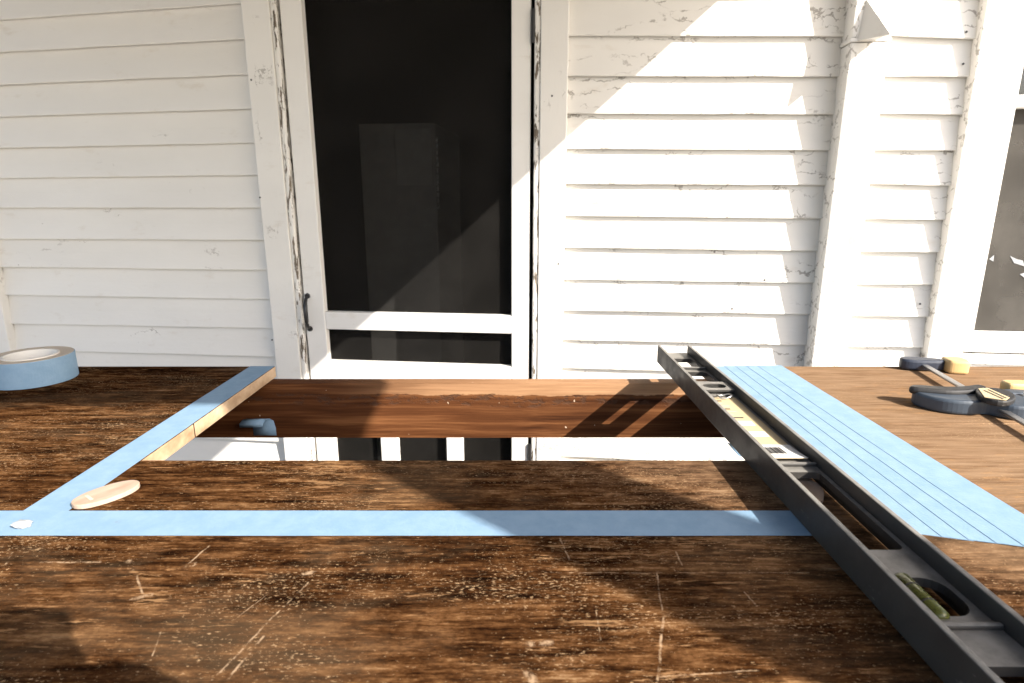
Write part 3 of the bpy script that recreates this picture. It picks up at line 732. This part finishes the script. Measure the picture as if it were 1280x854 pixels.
# paper label in the channel
lx0, lx1 = ix0 + 0.001, ix1 - 0.004; ly0, ly1 = 0.487, 0.664
def lab(name, x0, x1, y0, y1, z0, mat, parent, sag=True):
    n = 10; v = []; f = []
    for i in range(n + 1):
        y = y0 + (y1 - y0) * i / n; lift = 0.004 * max(0, (0.53 - y) / 0.045) ** 2
        v += [(x0, y, z0 + lift), (x1, y, z0 + lift), (x0, y, z0 + lift + 0.0003), (x1, y, z0 + lift + 0.0003)]
    for i in range(n):
        a = i * 4; b = a + 4
        f += [(a, a + 1, b + 1, b), (a + 2, b + 2, b + 3, a + 3), (a, b, b + 2, a + 2), (a + 1, a + 3, b + 3, b + 1)]
    f += [(0, 2, 3, 1), (n * 4, n * 4 + 1, n * 4 + 3, n * 4 + 2)]
    return link(name, v, f, mat, parent)
lb = lab('label', lx0, lx1, ly0, ly1, wz1 + 0.0003, 'yellow', lv); lb['label'] = 'yellow paper label with white bands and a barcode'
zl = wz1 + 0.0008
for y0, y1, x1 in ((0.574, 0.586, 0.024), (0.545, 0.557, 0.026), (0.4875, 0.524, 0.036)):
    lab('white_band', lx0 + 0.0005, lx0 + x1, y0, y1, zl, 'paper', lb)
for k in range(12):
    w_ = random.choice((0.0005, 0.0008, 0.0013)); xx = lx0 + 0.003 + k * 0.0017
    lab('barcode_bar', xx, xx + w_, 0.500, 0.517, zl + 0.0004, 'ink', lb)
for k in range(7):
    yy = 0.652 - k * 0.009
    lab('printed_line', lx0 + 0.004, lx0 + random.uniform(0.012, 0.026), yy - 0.0022, yy, zl, 'kraft' if k % 3 else 'ink', lb)
# small wire ring by the far vial
rg = [((LX0 + LX1) / 2 + 0.003 + 0.009 * math.cos(a * math.pi / 8), 0.662 + 0.006 * math.sin(a * math.pi / 8), wz1 + 0.003 + 0.0012 * math.sin(a)) for a in range(17)]
o = MB().tube(rg, 0.0009, 6, cap=False).build('wire_ring', 'steel', lv, smooth=True)
# biscuit lying in the long slot of the level
bb = T(1042, 622, 0.236)
biscuit((0.2485, 0.455, TZ + 0.0015), R(62), 'pale wooden joining biscuit seen through the slot of the spirit level')

# ------------------------------------------------------------------ trigger bar clamp
CA = R(-11.7); CO = Vector((0.579, 0.709, 0))
cl = thing('bar_clamp', (CO.x, CO.y, TZ + 0.0005), 'blue and black trigger bar clamp with amber pads lying on the table', 'clamp', rz=CA)
def lo(x, y):
    d = Matrix.Rotation(-CA, 2) @ Vector((x - CO.x, y - CO.y)); return (d.x, d.y)
def lp(h, *pp): return [lo(*T(a, b, 0.245 - h).xy) for a, b in pp]
MB().box(-0.0045, 0.0045, -0.19, 0.150, 0.0070, 0.0105).build('bar', 'bar', cl, bevel=0.0012)
def blob(name, poly, z0, z1, mat, bev=0.003, parent=None):
    for _ in range(2 if bev else 0):
        poly = [q for i in range(len(poly)) for q in ((0.75 * poly[i][0] + 0.25 * poly[(i + 1) % len(poly)][0], 0.75 * poly[i][1] + 0.25 * poly[(i + 1) % len(poly)][1]), (0.25 * poly[i][0] + 0.75 * poly[(i + 1) % len(poly)][0], 0.25 * poly[i][1] + 0.75 * poly[(i + 1) % len(poly)][1]))]
    return MB().prism(poly, z0, z1).build(name, mat, parent or cl, bevel=min(bev, 0.0035), seg=3)
blob('fixed_jaw', [(-0.028, 0.122), (-0.010, 0.119), (0.030, 0.124), (0.030, 0.142), (-0.008, 0.146), (-0.026, 0.143), (-0.030, 0.132)], 0.001, 0.0165, 'navy', 0.004)
blob('jaw_pad', [(0.032, 0.114), (0.052, 0.114), (0.057, 0.119), (0.057, 0.140), (0.052, 0.146), (0.032, 0.146), (0.028, 0.140), (0.028, 0.119)], 0.0, 0.0195, 'amber', 0.006)
wb = [(0.490, 0.694), (0.497, 0.676), (0.512, 0.663), (0.532, 0.658), (0.552, 0.662), (0.560, 0.655), (0.570, 0.642), (0.592, 0.640), (0.606, 0.652), (0.610, 0.676), (0.602, 0.704), (0.584, 0.716), (0.562, 0.706), (0.538, 0.688), (0.518, 0.690), (0.504, 0.705), (0.495, 0.708)]
blob('handle', [lo(x, y - 0.013) for x, y in wb], 0.0, 0.0175, 'slate', 0.0065)
wt = [(0.486, 0.700), (0.490, 0.710), (0.502, 0.714), (0.530, 0.704), (0.560, 0.708), (0.580, 0.716), (0.584, 0.700), (0.560, 0.690), (0.530, 0.685), (0.505, 0.692)]
blob('trigger', [lo(x, y - 0.016) for x, y in wt], 0.0135, 0.0225, 'black', 0.004)
blob('cover_plate', lp(0.024, (1216, 485), (1240, 484), (1262, 488), (1273, 497), (1259, 503.5), (1229, 498.5)), 0.0170, 0.0240, 'black', 0.002)
pn = blob('badge', lp(0.0246, (1223, 486), (1235, 485.5), (1262, 497.5), (1257, 501), (1231, 497)), 0.0241, 0.0246, 'yellow', 0)
for e in (0, 1):
    q = lp(0.0249, (1229 + 5 * e, 488.5 - e), (1231 + 5 * e, 488.2 - e), (1255 + 4 * e, 499 - e), (1253 + 4 * e, 499.4 - e))
    MB().prism(q, 0.0247, 0.0249).build('badge_line', 'ink', pn)
blob('sliding_jaw', [lo(*p) for p in ((0.600, 0.676), (0.640, 0.678), (0.642, 0.694), (0.600, 0.698))], 0.002, 0.017, 'slate', 0.004)
blob('jaw_pad', [lo(*p) for p in ((0.622, 0.697), (0.650, 0.695), (0.655, 0.700), (0.656, 0.712), (0.650, 0.717), (0.624, 0.718), (0.619, 0.713), (0.618, 0.702))], 0.001, 0.0225, 'amber', 0.005)
blob('release_lever', [lo(*p) for p in ((0.612, 0.664), (0.624, 0.662), (0.626, 0.674), (0.614, 0.675))], 0.0165, 0.021, 'steel', 0.002)

# ------------------------------------------------------------------ unseen stand-in for a hand and phone, added for its shadow on the table
tp = thing('shadow_stand_in', (0, 0, 0), 'unseen black stand-in for a hand and phone, added to cast a shadow on the table', 'camera')
def cb_(n, x0, x1, y0, y1, z0, z1, b=0.008): return MB().box(x0, x1, y0, y1, CZ + z0, CZ + z1).build(n, 'black', tp, bevel=b, seg=3)
cb_('stand_in_body', 0.055, 0.190, -0.100, -0.052, -0.02, 0.069)
cb_('stand_in_hump', 0.085, 0.148, -0.095, -0.055, 0.0695, 0.110, 0.006)
cb_('stand_in_top', 0.078, 0.154, -0.090, -0.056, 0.1105, 0.133, 0.007)
MB().tube([(0.12, -0.0515, CZ + 0.02), (0.12, -0.02, CZ + 0.02)], [0.028, 0.03], 24).build('lens', 'black', tp)
MB().tube([(0.12, -0.076, CZ - 0.0205), (0.12, -0.076, CZ - 0.45)], 0.012, 12).build('column', 'black', tp)
for k in range(3):
    a = R(-90 + 120 * k)
    MB().tube([(0.12 + 0.02 * math.cos(a), -0.076 + 0.02 * math.sin(a), CZ - 0.25), (0.12 + 0.36 * math.cos(a), -0.076 + 0.36 * math.sin(a), FZ + 0.008)], [0.011, 0.008], 10).build('leg', 'black', tp)
